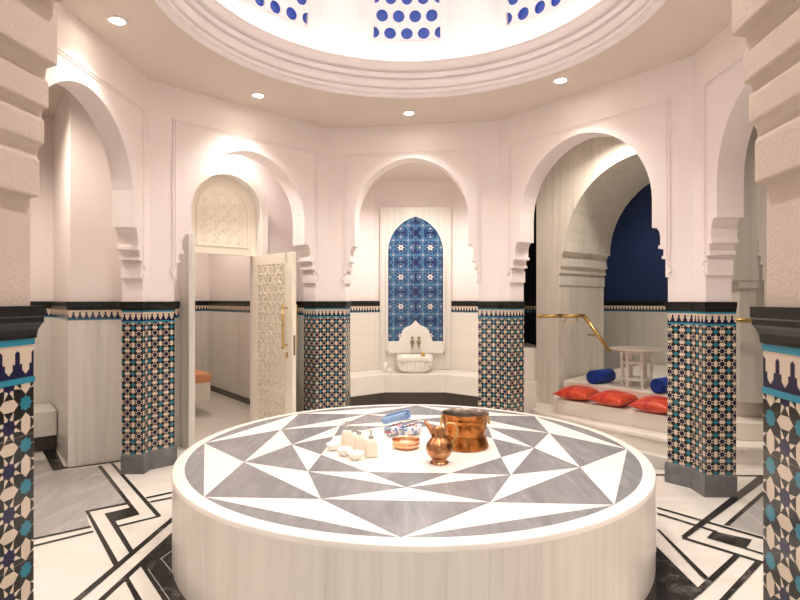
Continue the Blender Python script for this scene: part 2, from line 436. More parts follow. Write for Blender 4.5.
# pierced dome windows
def dome_pt(ang, x, z, inset):
    r = dome_r(z); a = ang - x/1.80
    return (DX+(r-inset)*math.cos(a), DY+(r-inset)*math.sin(a), z)
def dome_window(idx, deg, label):
    ang = R(deg); c = .178; cv = .157; z0 = 4.235; rows = 6; hr = .064
    g = MB(); n = 12
    def half(cx, cz, side):
        arc = [(cx+side*hr*math.sin(PI*i/n), cz-hr*cv/c*math.cos(PI*i/n)) for i in range(n+1)]
        bd = []
        for i in range(n+1):
            a = PI*i/n; sx, sz = math.sin(a), -math.cos(a); k = (c/2)/max(abs(sx), abs(sz)); bd.append((cx+side*sx*k, cz+sz*k*cv/c))
        for i in range(n):
            g.f([g.v(dome_pt(ang, *q, .055)) for q in (arc[i], arc[i+1], bd[i+1], bd[i])])
    for rw in range(rows):
        cz = z0+cv*(rw+.5)
        if rw % 2 == 0:
            for k in range(5):
                cx = (k-2)*c
                if k > 0: half(cx, cz, -1)
                if k < 4: half(cx, cz, 1)
        else:
            for k in range(4):
                cx = (k-1.5)*c; half(cx, cz, -1); half(cx, cz, 1)
    # corner triangles left by square cells close exactly; thicken towards the room
    gr = g.build('lattice', M['white'])
    so = gr.modifiers.new('s', 'SOLIDIFY'); so.thickness = .03; so.offset = 0
    root = thing('window_%d' % idx, label, 'window', (0, 0, 0)); root['kind'] = 'structure'
    gr.parent = root
    p = MB(); p.grid(lambda a, b: dome_pt(ang, (a-.5)*.76, z0-.02+b*(rows*cv+.04), .012), 10, 6)
    bl = p.build('pane', M['blueglow'], root); bl['label'] = 'blue glass behind the round holes'
    f = MB()
    def strip(a, b, w):   # raised border: a,b corners in (x,z)
        for k in range(10):
            t0, t1 = k/10, (k+1)/10
            P0 = (a[0]+(b[0]-a[0])*t0, a[1]+(b[1]-a[1])*t0); P1 = (a[0]+(b[0]-a[0])*t1, a[1]+(b[1]-a[1])*t1)
            hor = abs(a[1]-b[1]) < 1e-6
            q = [(0, w), (w, 0)][0 if hor else 1]
            pts = [P0, P1, (P1[0]+q[0], P1[1]+q[1]), (P0[0]+q[0], P0[1]+q[1])]
            A = [f.v(dome_pt(ang, *x, .075)) for x in pts]; B = [f.v(dome_pt(ang, *x, .0)) for x in pts]
            f.f(A); f.f(B[::-1])
            for i in range(4): f.f([A[i], A[(i+1) % 4], B[(i+1) % 4], B[i]])
    hw = 2*c; zt = z0+rows*cv
    strip((-hw-.06, z0-.06), (hw+.06, z0-.06), .06); strip((-hw-.06, zt), (hw+.06, zt), .06)
    strip((-hw-.06, z0), (-hw-.06, zt), .06); strip((hw, z0), (hw, zt), .06)
    f.build('window_frame', M['white'], root)
dome_window(1, 90, 'pierced lattice dome window with blue round holes at top centre')
dome_window(2, 135, 'pierced lattice dome window cut off at the top left of centre')
dome_window(3, 45, 'pierced lattice dome window cut off at the top right of centre')

# ------------------------------------------------------------------ arched walls
def arch_profile(w0, wa, zc=2.25, zs=2.58, e=.03, k=1.0):
    """left half outline of an opening from the floor to the apex: jamb, stepped corbel, arch"""
    dw = w0-wa
    q = lambda f, z: (-w0+dw*f, z)
    pts = [(-w0, 0), (-w0, 1.80), q(.15, 1.801), q(.15, 1.93), q(.07, 1.935), q(.07, 1.96), q(.38, 1.965), q(.38, 1.99), q(.28, 1.993), q(.28, 2.05), q(.60, 2.058), q(.60, 2.085),
           q(.48, 2.088), q(.48, 2.17), q(.54, 2.21), q(.66, 2.235), q(.66, zc-.001), (-wa, zc)]
    pts.append((-wa, zs))
    Rr = wa+e; amax = math.acos(e/Rr)
    for i in range(1, 15):
        a = amax*i/14; pts.append((e-Rr*math.cos(a), zs+Rr*math.sin(a)))
    return pts
def full_profile(half, cu):
    r = [(cu-p[0], p[1]) for p in half[::-1]]
    if abs(half[-1][0]) < 1e-6: r = r[1:]
    return [(cu+p[0], p[1]) for p in half] + r
def arch_wall(name, P0, P1, u0, u1, label, wa=None, mat='plaster', thick=T, ztop=HC, half=None, wedge=None, cat='wall', zs=2.58):
    P0, P1 = V2(P0), V2(P1); Lw = (P1-P0).length; cu = (u0+u1)/2; w0 = (u1-u0)/2
    half = half or arch_profile(w0, wa or w0-.118, zs=zs)
    op = full_profile(half, cu)
    poly = [(0, 0)] + op + [(Lw, 0), (Lw, ztop), (0, ztop)]
    b = MB(frame(P0, P1)); b.xprism(poly, 0, thick)
    if wedge:   # closes the outer gap at the corner with the next wall
        b.M = Matrix.Identity(4); n0 = rot90((P1-P0).normalized()); n1 = rot90((V2(wedge)-P1).normalized())
        b.prism([P1, P1+n0*thick, P1+(n0+n1)*thick*.56, P1+n1*thick], 0, ztop)
    o = b.build(name, M[mat]); return struct(o, label, cat), cu, w0, Lw
def panel_trim(parent, P0, P1, cu, w0, zt=3.36):
    """fine moulding drawn round the arch on the room side, with the scroll beside each corbel"""
    b = MB(frame(P0, P1)); a = w0+.012
    for (w, d, off) in ((.014, .010, 0), (.010, .007, .026)):
        x0, x1, zz = cu-a-off*0+off, cu+a-off, zt-off
        b.box(((x0+x1)/2, -d/2, zz), (x1-x0+w, d, w))
        for x in (x0, x1): b.box((x, -d/2, (1.93+zz)/2), (w, d, zz-1.93))
    for sgn in (-1, 1):
        x = cu+sgn*a
        arc = [(x+sgn*(-.01)+sgn*.035*math.sin(PI*i/8), -.006, 1.93-.10*i/8) for i in range(9)]
        b.tube(arc, .009, 6)
        b.box((x-sgn*.005, -.006, 1.815), (.03, .012, .03))
    b.build('moulding', M['plaster'], parent)

def wlen(a, b): return (V2(b)-V2(a)).length
JL = (.31, wlen(L0, L1)-.12); JDL = (.24, wlen(L1, L2)-.18); JB = (.215, wlen(L2, R2)-.224); JDR = (.18, wlen(R2, R1)-.21); JR = (.20, 1.84)
wl, cu, w0, Lw = arch_wall('wall_left', L0, L1, *JL, 'pink plaster wall with arch at the left', wa=.70, wedge=L2, thick=.19, zs=2.50); panel_trim(wl, L0, L1, cu, w0)
wdl, cu, w0, Lw = arch_wall('wall_left_diagonal', L1, L2, *JDL, 'pink plaster wall with the arch before the open door', wa=.68, zs=2.50, wedge=R2); panel_trim(wdl, L1, L2, cu, w0)
wbk, cu, w0, Lw = arch_wall('wall_back', L2, R2, *JB, 'pink plaster wall with arch framing the blue tiled niche', wedge=R1); panel_trim(wbk, L2, R2, cu, w0)
wdr, cu, w0, Lw = arch_wall('wall_right_diagonal', R2, R1, *JDR, 'pink plaster wall with arch before the marble steps', wa=.745, zs=2.50, wedge=R0); panel_trim(wdr, R2, R1, cu, w0)
wr, cu, w0, Lw = arch_wall('wall_right', R1, R0, *JR, 'pink plaster wall with arch at the right edge', wa=.66, zs=2.54, thick=.21); panel_trim(wr, R1, R0, cu, w0)
# walls beside the camera (between the near piers and the side walls)
b = MB(frame(R0, FR)); Ln = (V2(FR)-V2(R0)).length; b.box((Ln/2, .12, HC/2), (Ln, .24, HC)); struct(b.build('wall_near_right', M['plaster']), 'pink plaster wall behind the near right pier', 'wall')
b = MB(frame(FL, L0)); Ln = (V2(L0)-V2(FL)).length; b.box((Ln/2, .12, HC/2), (Ln, .24, HC)); struct(b.build('wall_near_left', M['plaster']), 'pink plaster wall behind the near left pier', 'wall')
# near arch of rough stucco that the camera looks through
WN = .886; dep = .80
NC = Vector((-.061, 1.315)); NU = Vector((-1.752, .17)).normalized(); NN = rot90(NU)   # the near wall stands a little askew to the camera
half = [(-WN, 0), (-WN, 1.86), (-WN+0.025, 1.862), (-WN+0.025, 1.955), (-WN+0.018, 1.965), (-WN+0.020, 1.98), (-WN+0.028, 1.992), (-WN+0.038, 1.997), (-WN+0.038, 2.055), (-WN+0.030, 2.065), (-WN+0.032, 2.082),
        (-WN+0.050, 2.087), (-WN+0.050, 2.15), (-WN+0.040, 2.16), (-WN+0.044, 2.188), (-WN+0.074, 2.195), (-WN+0.074, 2.32), (-WN+0.066, 2.335), (-WN+0.068, 2.355), (-WN+0.123, 2.362)]
Rr = WN-.123+.03; am = math.acos(.03/Rr)
half += [(.03-Rr*math.cos(am*i/12), 2.58+Rr*math.sin(am*i/12)) for i in range(0, 13)]
nw, _, _, _ = arch_wall('wall_near', NC-NU*1.75, NC+NU*1.75, 1.75-WN, 1.75+WN, 'rough cream stucco arch in the foreground', mat='stucco', thick=dep, half=half)
bv = nw.modifiers.new('b', 'BEVEL'); bv.width = .004; bv.segments = 2; bv.limit_method = 'ANGLE'; bv.angle_limit = R(30)
# tiled piers at the octagon's corners
def pier(C, A, B, la, lb, label, TA=T):
    C, A, B = V2(C), V2(A), V2(B); uA = (C-A).normalized(); uB = (B-C).normalized(); nA, nB = rot90(uA), rot90(uB)
    path = [C-uA*la+nA*(TA+.004), C-uA*la, C, C+uB*lb, C+uB*lb+nB*(T+.004)]
    return dado(path, label)
def dado(path, label, u0=0):
    b = MB(); b.sweep(path, [(0.0005, .17), (.003, .17), (.003, 1.391), (.003, 1.505), (0.0005, 1.505)], u0=u0)
    o = b.build('tiled_pier', M['zellige']); struct(o, label, 'pier')
    b = MB(); b.sweep(path, [(.001, 0), (.020, 0), (.020, .168), (.014, .178), (.001, .178)]); b.build('plinth', M['plinth'], o)['label'] = 'grey stone plinth'
    b = MB(); b.sweep(path, [(.001, 1.503), (.008, 1.503), (.008, 1.512), (.010, 1.525), (.015, 1.537), (.019, 1.544), (.019, 1.556), (.022, 1.560), (.022, 1.585), (.001, 1.585)])
    b.build('ledge', M['ledge'], o)['label'] = 'moulded black ledge'
    b = MB(); b.sweep(path, [(.001, 1.487), (.005, 1.487), (.005, 1.502), (.001, 1.502)]); b.sweep(path, [(.001, 1.391), (.005, 1.391), (.005, 1.405), (.001, 1.405)])
    b.build('glazed_strip', M['turq'], o)['label'] = 'turquoise glazed strips'
    return o
pier(L1, L0, L2, .12, .24, 'star-tiled pier left of the open door arch', .19)
pier(L2, L1, R2, .18, .215, 'star-tiled pier between open door and blue niche')
pier(R2, L2, R1, .224, .18, 'star-tiled pier between blue niche and marble steps')
pier(R1, R2, R0, .21, .20, 'star-tiled pier right of the red cushions')
def npt(a, k): return NC+NU*a+NN*k
dado([npt(WN, .78), npt(WN, -.002), npt(WN+.36, -.002)], 'big star-tiled foreground pier at the left edge', -.021)
dado([npt(-WN-.36, -.002), npt(-WN, -.002), npt(-WN, .78)], 'big star-tiled foreground pier at the right edge', .032)

# ------------------------------------------------------------------ alcove walls
def slab(pts, z0, z1, th, mat, name, label, parent=None, cat='wall'):
    """wall following a path, room side on the right of travel"""
    b = MB(); b.sweep(pts, [(0, z0), (0, z1), (-th, z1), (-th, z0)])
    o = b.build(name, M[mat], parent)
    if parent is None: struct(o, label, cat)
    return o
def dado_band(pts, parent, marble_mat, z0=0, top=1.585, base=True):
    b = MB(); b.sweep(pts, [(.001, z0), (.02, z0), (.02, 1.405), (.001, 1.405)]); b.build('marble_dado', M[marble_mat], parent)['label'] = 'streaked marble dado'
    b = MB(); b.sweep(pts, [(.001, 1.405), (.022, 1.405), (.022, 1.503), (.001, 1.503)]); b.build('spire_border', M['border'], parent)['label'] = 'border of small navy spires'
    b = MB(); b.sweep(pts, [(.001, 1.503), (.026, 1.503), (.03, 1.52), (.042, 1.535), (.042, 1.585), (.001, 1.585)]); b.build('ledge', M['ledge'], parent)['label'] = 'moulded black ledge'
    if base:
        b = MB(); b.sweep(pts, [(.021, 0), (.032, 0), (.032, .09), (.021, .09)]); b.build('baseboard', M['toe'], parent)
b = MB(); b.sweep([(-1.36, .62), (-5.9, .62), (-5.9, 10.9), (5.9, 10.9), (5.9, .62), (1.36, .62)], [(0, 0), (0, HC), (-.1, HC), (-.1, 0)])  # added unseen shell, stops world light leaking into the alcoves
struct(b.build('wall_light_shield', M['plaster']), 'unseen outer shell added to keep outside light from the alcoves', 'wall')
# left alcove
pa = [(-5.2, 2.2), (-5.2, 5.36), (-3.98, 6.29), (-3.16, 5.25), (-2.60, 5.60)]
w = slab(pa, 0, HC, .08, 'plaster', 'wall_left_alcove', 'pink alcove wall seen through the left arch'); dado_band(pa, w, 'marble_v', base=False)
# door alcove: back wall with doorway, parallel to the diagonal wall
uD = (V2(L2)-V2(L1)).normalized(); nD = rot90(uD); HG = Vector((-1.765, 6.65))     # hinge
def dpt(s, k): return HG+uD*s+nD*k
# side walls and vault of the door alcove
def DA(s): return dpt(s, 0)
fd = frame(dpt(-1.22, 0), dpt(.64, 0))
o0, o1, sc, t0 = 1.22-.83, 1.22+.02, 2.61, 2.13         # doorway in wall coordinates
hwD = (o1-o0)/2; cuD = (o0+o1)/2
def round_half(hw, zs, n=16): return [(-hw, 0)] + [(-hw*math.cos(PI/2*i/n), zs+hw*math.sin(PI/2*i/n)) for i in range(n+1)]
b = MB(fd); hA = full_profile(round_half(hwD+.0, sc), cuD)
b.xprism([(0, 0)] + hA + [(1.86, 0), (1.86, HC), (0, HC)], 0, .14)
for x in (-.04, 1.90): b.box((x, -.12, HC/2), (.08, .52, HC))
wd = struct(b.build('wall_door', M['plaster']), 'pink wall round the arched doorway', 'wall')
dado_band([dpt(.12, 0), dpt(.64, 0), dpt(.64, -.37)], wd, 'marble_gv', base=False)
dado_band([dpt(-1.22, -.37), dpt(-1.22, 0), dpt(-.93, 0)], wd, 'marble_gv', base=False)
# marble surround
b = MB(fd); outp = full_profile(round_half(hwD+.08, sc), cuD); inn = full_profile(round_half(hwD, sc), cuD)
b.xprism(outp[:1] + outp[1:] + inn[::-1], -.14, -.001)
sur = struct(b.build('door_surround', M['marble_w']), 'pale marble arched surround of the open door', 'door surround')
b = MB(fd); b.box((cuD-hwD-.046, -.185, 1.16), (.07, .08, 2.32))
struct(b.build('door_post', M['marble_v'], bevel=.004), 'slim pale marble post left of the doorway', 'post')
# tympanum
b = MB(fd)
hi = [(-hwD+.002, t0)] + [(-(hwD-.002)*math.cos(PI/2*i/16), sc+(hwD-.002)*math.sin(PI/2*i/16)) for i in range(17)]
b.xprism(full_profile(hi, cuD), .0, .06)
tym = struct(b.build('door_tympanum', M['door']), 'ivory arched panel with carved stars above the doorway', 'tympanum')
b = MB(fd); hi2 = hwD-.10
oo = [(-hi2, t0+.09)] + [(-hi2*math.cos(PI/2*i/16), sc+hi2*math.sin(PI/2*i/16)) for i in range(17)]
h3 = hi2-.022; ii = [(-h3, t0+.112)] + [(-h3*math.cos(PI/2*i/16), sc+h3*math.sin(PI/2*i/16)) for i in range(17)]
O, I = full_profile(oo, cuD), full_profile(ii, cuD)
for k in range(len(O)-1):
    q = [O[k], O[k+1], I[k+1], I[k]]; b.xprism(q, -.012, .002)
b.xprism([O[0], O[-1], I[-1], I[0]], -.012, .002)
def star_bars(b, cx, cz, r, w, d, y0, n=8, ph=0, inside=None):
    pts = []
    for i in range(2*n):
        a = ph+PI*i/n; rr = r if i % 2 == 0 else r*.62; pts.append((cx+rr*math.cos(a), cz+rr*math.sin(a)))
    for i in range(2*n):
        p, q = pts[i], pts[(i+1) % (2*n)]
        if inside and not (inside(*p) and inside(*q)): continue
        b.bar((p[0], y0, p[1]), (q[0], y0, q[1]), w, d, (0, 1, 0))
ins = lambda x, z: abs(x-cuD) < h3-.005 and z > t0+.115 and (z < sc or math.hypot(x-cuD, z-sc) < h3-.005)
for i in range(-2, 3):
    for j in range(6): star_bars(b, cuD+i*.15, t0+.19+j*.15, .086, .006, .010, -.001, 8, 0, ins)
b.build('star_carving', M['door'], tym)
# door leaf, opened into the room at a right angle
leaf = thing('door_1', 'open ivory door leaf with carved panel and brass pull handles', 'door', (HG.x, HG.y, 0)); leaf['kind'] = 'structure'
dl = Vector((.704, -.71)).normalized(); leaf.rotation_euler.z = math.atan2(dl.y, dl.x)
LWd, LH = .85, 2.12
b = MB(); fw = .11
b.box((LWd/2, .004, LH/2+.01), (LWd-.1, .022, LH-.1))
for x in (fw/2, LWd-fw/2-.02): b.box((x, 0, LH/2+.01), (fw if x < .3 else fw+.04, .05, LH))
b.box((LWd/2, 0, .10), (LWd-.2, .05, .18)); b.box((LWd/2, 0, LH-.05), (LWd-.2, .05, .12))
b.build('door_panel', M['door'], leaf, bevel=.004)
b = MB(); nx, nz = 5, 16
x0, x1, z0, z1 = fw+.01, LWd-fw-.06, .20, LH-.12
for i in range(nx):
    for j in range(nz):
        cx = x0+(x1-x0)*(i+.5)/nx; cz = z0+(z1-z0)*(j+.5)/nz
        for y0 in (-.014, .019): star_bars(b, cx, cz, .064, .017, .022, y0, 6, PI/6)
b.build('carved_lattice', M['door'], leaf)
for y, sgn in ((-.085, -1), (.085, 1)):
    b = MB(); xh = LWd-.095
    b.tube([(xh, y, 1.06), (xh, y, 1.55)], .012, 10)
    for z in (1.08, 1.18, 1.43, 1.53): b.tube([(xh, y, z-.012), (xh, y, z+.012)], .017, 10)
    for z in (1.10, 1.51): b.tube([(xh, y, z), (xh, sgn*.024, z)], .009, 8)
    b.build('handle', M['brass'], leaf)['label'] = 'tall brass pull handle'
b = MB(); b.box((LWd-.098, -.028, .99), (.03, .008, .06)); b.box((LWd-.098, -.035, .99), (.012, .01, .02)); b.build('keyhole_plate', M['brass'], leaf)
b = MB(); b.box((LWd+.002, 0, 1.10), (.004, .024, .22)); b.build('latch_plate', M['oldbrass'], leaf)
for z in (.3, 1.05, 1.8):
    b = MB(); b.tube([(0, .03, z-.05), (0, .03, z+.05)], .01, 8); b.build('hinge', M['brass'], leaf)
# room behind the door
pa = [(-5.4, 7.95), (-3.43, 9.85), (-1.62, 7.55), dpt(.2, .2)]
w = slab(pa, 0, HC, .08, 'plaster', 'wall_treatment_room', 'pink wall of the small room beyond the door'); dado_band(pa, w, 'marble_v')
uB = Vector((-.62, .785)); wB = Vector((-.785, -.62)); c0 = Vector((-2.65, 7.66))
def qd(a, b_, e=0): return [c0-uB*e-wB*e, c0+uB*(a+e)-wB*e, c0+uB*(a+e)+wB*(b_+e), c0-uB*e+wB*(b_+e)]
bn = thing('treatment_bench', 'white marble bench with orange towel beyond the open door', 'bench', (0, 0, 0))
b = MB(); b.prism(qd(1.25, .9), .20, .45); b.build('slab', M['marble_w'], bn)
b = MB(); c1 = c0+uB*.3+wB*.3; b.prism([c1, c1+uB*.8, c1+uB*.8+wB*.5, c1+wB*.5], 0, .20); b.build('base', M['toe'], bn)
b = MB(); b.prism(qd(1.2, .85, .015), .452, .575)
tw = tag(b.build('towel', M['orange'], bevel=.02), 'orange towel spread over the marble bench beyond the door', 'towel')
for k in range(24):
    pass
# back niche
NB = [(-1.05, 6.95), (-1.05, 8.186), (-.40, 8.70), (.897, 8.70), (1.40, 8.303), (1.40, 6.70)]
w = slab(NB, 0, HC, .08, 'plaster', 'wall_niche', 'pink wall of the niche round the blue tiles'); 
dado_band([(-1.05, 7.0), (-1.05, 8.186), (-.40, 8.70), (-.317, 8.70)], w, 'marble_h', base=False)
dado_band([(.81, 8.70), (.897, 8.70), (1.40, 8.303), (1.40, 6.8)], w, 'marble_h', base=False)
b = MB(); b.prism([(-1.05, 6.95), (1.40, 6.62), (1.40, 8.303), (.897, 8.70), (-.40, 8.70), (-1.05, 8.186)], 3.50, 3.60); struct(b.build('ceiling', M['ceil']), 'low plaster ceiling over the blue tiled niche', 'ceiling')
# fountain panel
nx = .246; fp = thing('fountain_panel', 'tall blue star-tiled panel set in a pale marble slab above the basin', 'tile panel', (nx, 8.70, 0))
b = MB(); b.box((0, -.022, (.50+3.07)/2), (1.127, .044, 2.57)); b.build('marble_slab', M['marble_v'], fp, bevel=.003)
hw = .4325; zs = 2.36; e = .16; Rr = hw+e; am = math.acos(e/Rr)
hl = [(-hw, .95), (-hw, zs)] + [(e-Rr*math.cos(am*i/14), zs+Rr*math.sin(am*i/14)) for i in range(1, 15)]
pf = full_profile(hl, 0)
b = MB(); a_ = [b.v((p[0], -.052, p[1])) for p in pf]; b.f(a_, False, [(p[0]+.465, p[1]+.13) for p in pf])
c_ = [b.v((p[0], -.044, p[1])) for p in pf]
for i in range(len(pf)): b.f([a_[i], a_[(i+1) % len(pf)], c_[(i+1) % len(pf)], c_[i]])
b.build('blue_tiles', M['bluetile'], fp, fixn=False)['label'] = 'blue tiles with navy stars and white flowers'
og = [(-.27, .79), (-.27, .952), (-.255, .965), (-.255, 1.0), (-.235, 1.01), (-.225, 1.07), (-.205, 1.125), (-.165, 1.165), (-.115, 1.185), (-.075, 1.205), (-.035, 1.24), (0, 1.285)]
og = [(-.4325, .79), (-.4325, .951)] + og[1:]
b = MB(); b.xprism(full_profile(og, 0), -.064, -.044); b.build('ogee_backplate', M['porcelain'], fp, bevel=.003)['label'] = 'white marble plate cut in an ogee shape'
b = MB()
for s in (-1, 1): b.box((s*.45, -.058, (.77+zs)/2), (.03, .03, zs-.77))
b.box((0, -.058, .775), (.93, .03, .03))
tp = [(p[0]*1.035, -.058, p[1]) for p in pf[1:-1]]
for p, q in zip(tp, tp[1:]): b.bar(p, q, .022, .02, (0, 1, 0))
b.build('frame', M['marble_w'], fp)
def tap(x, label):
    t = thing('tap', label, 'tap', (x, 8.6345, .93), 0, 'taps above the basin')
    b = MB(); b.lathe([(0, 0), (.028, 0), (.028, .008), (.014, .012), (.014, .04), (0, .04)], (0, 0, 0), 14)
    for v in b.bm.verts: v.co = Vector((v.co.x, -v.co.z, v.co.y))
    b.build('wall_plate', M['oldbrass'], t)
    b = MB(); b.lathe([(0, -.065), (.012, -.06), (.022, -.03), (.034, 0), (.030, .03), (.014, .05), (0, .052)], (0, -.052, 0), 14); b.build('body', M['oldbrass'], t)
    b = MB(); b.tube([(0, -.05, -.03), (0, -.085, -.045), (0, -.10, -.085)], [.013, .011, .009], 8); b.build('spout', M['oldbrass'], t)
    b = MB(); b.lathe([(0, .05), (.012, .052), (.010, .066), (.024, .075), (.024, .088), (.008, .098), (0, .1)], (0, -.052, 0), 12); b.build('handle', M['oldbrass'], t)
tap(nx-.052, 'left of the two old brass taps above the basin'); tap(nx+.048, 'right of the two old brass taps above the basin')
# marble bench round the niche
bench = thing('marble_bench', 'white marble bench running round the blue tiled niche', 'bench')
inb = [(-1.02, 7.488), (-.214, 8.13), (.676, 8.13), (1.37, 7.54)]
outb = [(1.37, 8.29), (.885, 8.675), (-.39, 8.675), (-1.02, 8.18)]
b = MB(); b.prism(inb+outb, .228, .495); b.build('seat', M['marble_w'], bench, bevel=.006)
ink = [(-1.02, 7.62), (-.28, 8.23), (.74, 8.23), (1.37, 7.69)]
b = MB(); b.prism(ink+outb, 0, .228); b.build('toe_recess', M['toe'], bench)
# carved basin
bs = thing('basin', 'carved white marble basin with fluted body on the niche bench', 'basin', (.225, 8.40, .495))
def rrect(hx, hy, r, n=6):
    out = []
    for (sx, sy, a0) in ((1, 1, 0), (-1, 1, PI/2), (-1, -1, PI), (1, -1, 1.5*PI)):
        for i in range(n+1):
            a = a0+PI/2*i/n; out.append((sx*(hx-r)+r*math.cos(a), sy*(hy-r)+r*math.sin(a)))
    return out
def loft(b, rings, smooth=True, cap0=True, cap1=True):
    vs = [[b.v((p[0], p[1], z)) for p in poly] for poly, z in rings]
    for A, B in zip(vs, vs[1:]):
        n = len(A)
        for i in range(n): b.f([A[i], A[(i+1) % n], B[(i+1) % n], B[i]], smooth)
    if cap0: b.f(vs[0][::-1])
    if cap1: b.f(vs[-1])
b = MB()
loft(b, [(rrect(.26, .17, .05), .175), (rrect(.27, .18, .055), .185), (rrect(.27, .18, .055), .25), (rrect(.26, .17, .05), .26), (rrect(.215, .13, .04), .26), (rrect(.19, .11, .04), .19), (rrect(.17, .09, .04), .10)])
b.build('rim', M['porcelain'], bs)
b = MB(); N = 96
def flut(hx, hy, z, amp):
    out = []
    for i in range(N):
        a = 2*PI*i/N; c, s = math.cos(a), math.sin(a); q = (abs(c)**3.2+abs(s)**3.2)**(-1/3.2)
        k = 1-amp*(abs(math.sin(a*N/8)) < .4)
        out.append((hx*c*q*k, hy*s*q*k))
    return (out, z)
loft(b, [flut(.17, .11, 0, 0), flut(.205, .13, .008, .03), flut(.255, .165, .05, .05), flut(.268, .176, .11, .05), flut(.262, .172, .15, .04), flut(.25, .165, .168, 0), flut(.25, .165, .178, 0)], False)
b.build('fluted_body', M['porcelain'], bs)
b = MB(); b.lathe([(0, 0), (.030, 0), (.034, .01), (.030, .05), (.018, .06), (0, .062)], (.12, -.15, .262), 14); b.build('brass_cup', M['brass']).name = 'brass_cup'
cup = bpy.data.objects['brass_cup']; cup.location = (.225, 8.40, .495); tag(cup, 'small brass cup on the rim of the carved basin', 'cup')
b = MB(); b.lathe([(0, 0), (.042, 0), (.045, .006), (.045, .11), (.036, .125), (.028, .13), (.028, .150), (0, .152)], (0, 0, 0), 20)
tag(b.build('lotion_jar', M['porcelain'], None, (-.225, 8.42, .495)), 'small white cylindrical jar left of the carved basin', 'jar')
b = MB(); b.lathe([(0, 0), (.035, 0), (.05, .03), (.056, .06), (.050, .06), (.045, .035), (0, .012)], (0, 0, 0), 20)
tag(b.build('bowl', M['porcelain'], None, (-.155, 8.30, .495)), 'tiny white bowl beside the white jar on the bench', 'bowl')
# bench in the left alcove
sb = thing('marble_bench', 'white marble bench in the left alcove beside the tiled foreground pier', 'bench')
us = Vector((-.82, 1.04)).normalized(); vs_ = Vector((-.79, -.62)).normalized(); c0 = Vector((-3.16, 5.25))
def sp(a, b_): return c0+us*a+vs_*b_
b = MB(); b.prism([sp(.73, .03), sp(1.29, .03), sp(1.29, 1.45), sp(.73, 1.45)], .17, .43); b.build('seat', M['marble_v'], sb, bevel=.005)
b = MB(); b.prism([sp(.83, .03), sp(1.29, .03), sp(1.29, 1.45), sp(.83, 1.45)], 0, .17); b.build('toe_recess', M['toe'], sb)

# ------------------------------------------------------------------ marble steps on the right
uS = Vector((.66, -.75)).normalized(); nS = rot90(uS); Q = Vector((2.14, 7.34))
def spt(s, k): return Q+uS*s+nS*k
half = arch_profile(1.19, 1.09, 2.25, 2.26, .01)
mw, _, _, _ = arch_wall('wall_marble_arch', spt(-.37, 0), spt(2.9, 0), .37-.02, .37-.02+2.38, 'streaked marble wall with wide arch behind the steps', mat='marble_a', thick=1.2, half=half, ztop=3.66)
pa = [spt(-1.6, 2.7), spt(3.2, 2.7)]
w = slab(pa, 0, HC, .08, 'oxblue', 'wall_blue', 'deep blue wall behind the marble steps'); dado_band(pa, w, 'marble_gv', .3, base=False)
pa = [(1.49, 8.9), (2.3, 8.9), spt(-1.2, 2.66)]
w = slab(pa, 0, HC, .08, 'unlitblue', 'wall_passage', 'blue passage wall with shade in its colour beside the marble pier')
dado_band(pa, w, 'unlitblue', .3, base=False)  # dado takes the wall's painted shade too
b = MB(); b.prism([(1.66, 7.65), (2.0, 7.65), (2.0, 8.6), (1.4, 8.6)], 0, .93); b.prism([(1.62, 7.35), (1.85, 7.45), (1.95, 7.64), (1.58, 7.64)], 0, .49)
struct(b.build('ledge', M['marble_w'], bevel=.006), 'pale stepped marble block in the dark passage', 'block')
# stepped platform
def arcpts(c, r, a0, a1, n=8): return [(c[0]+r*math.cos(R(a0+(a1-a0)*i/n)), c[1]+r*math.sin(R(a0+(a1-a0)*i/n))) for i in range(n+1)]
st = thing('marble_steps', 'white marble stepped platform carrying red cushions and a small table', 'steps'); st['kind'] = 'structure'
b = MB(); b.prism([(1.84, 7.34)] + [(1.765, 7.22), (1.75, 7.12), (1.77, 7.02), (1.82, 6.90)] + [(2.76, 5.62), (3.02, 5.42), (3.35, 5.32), (5.2, 5.30), (5.2, 9.2), (2.2, 9.2)], 0, .14)
b.build('riser', M['marble_h'], st)
b = MB(); b.prism([(1.82, 7.34)] + [(1.745, 7.22), (1.73, 7.12), (1.75, 7.00), (1.80, 6.88)] + [(2.74, 5.60), (3.01, 5.395), (3.34, 5.295), (5.2, 5.275), (5.2, 9.2), (2.2, 9.2)], .14, .18)
b.build('tread', M['marble_w'], st, bevel=.008)
b = MB(); b.prism([(2.13, 7.28), (2.0, 7.12), (1.96, 7.0), (1.98, 6.89), (2.05, 6.78), (2.855, 5.86), (3.2, 5.60), (3.55, 5.52), (5.2, 5.5), (5.2, 9.2), (2.86, 9.2), (2.75, 7.92)], .18, .36)
b.build('step', M['marble_h'], st, bevel=.008)
b = MB(); b.prism([(2.16, 7.24), (2.98, 6.11), (3.45, 5.85), (5.2, 5.8), (5.2, 7.92), (4.12, 9.1), (2.95, 8.15)], .36, .54)
b.build('upper_platform', M['marble_h'], st, bevel=.008)
# marble pier seen through the right arch
b = MB(); b.prism([(3.52, 5.68), (4.6, 5.45), (4.6, 6.1), (3.62, 6.15)], .54, 1.72); b.prism([(3.50, 5.66), (4.6, 5.43), (4.6, 6.1), (3.60, 6.15)], 1.72, 1.80); b.prism([(3.44, 5.66), (4.6, 5.43), (4.6, 6.1), (3.54, 6.15)], 1.80, HC)
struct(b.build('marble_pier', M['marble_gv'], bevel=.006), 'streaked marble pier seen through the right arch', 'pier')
pa = [(5.3, 8.2), (5.3, 2.0)]
w = slab(pa, 0, HC, .08, 'oxblue', 'wall_blue_right', 'deep blue wall beyond the right arch'); dado_band(pa, w, 'marble_gv', base=False)

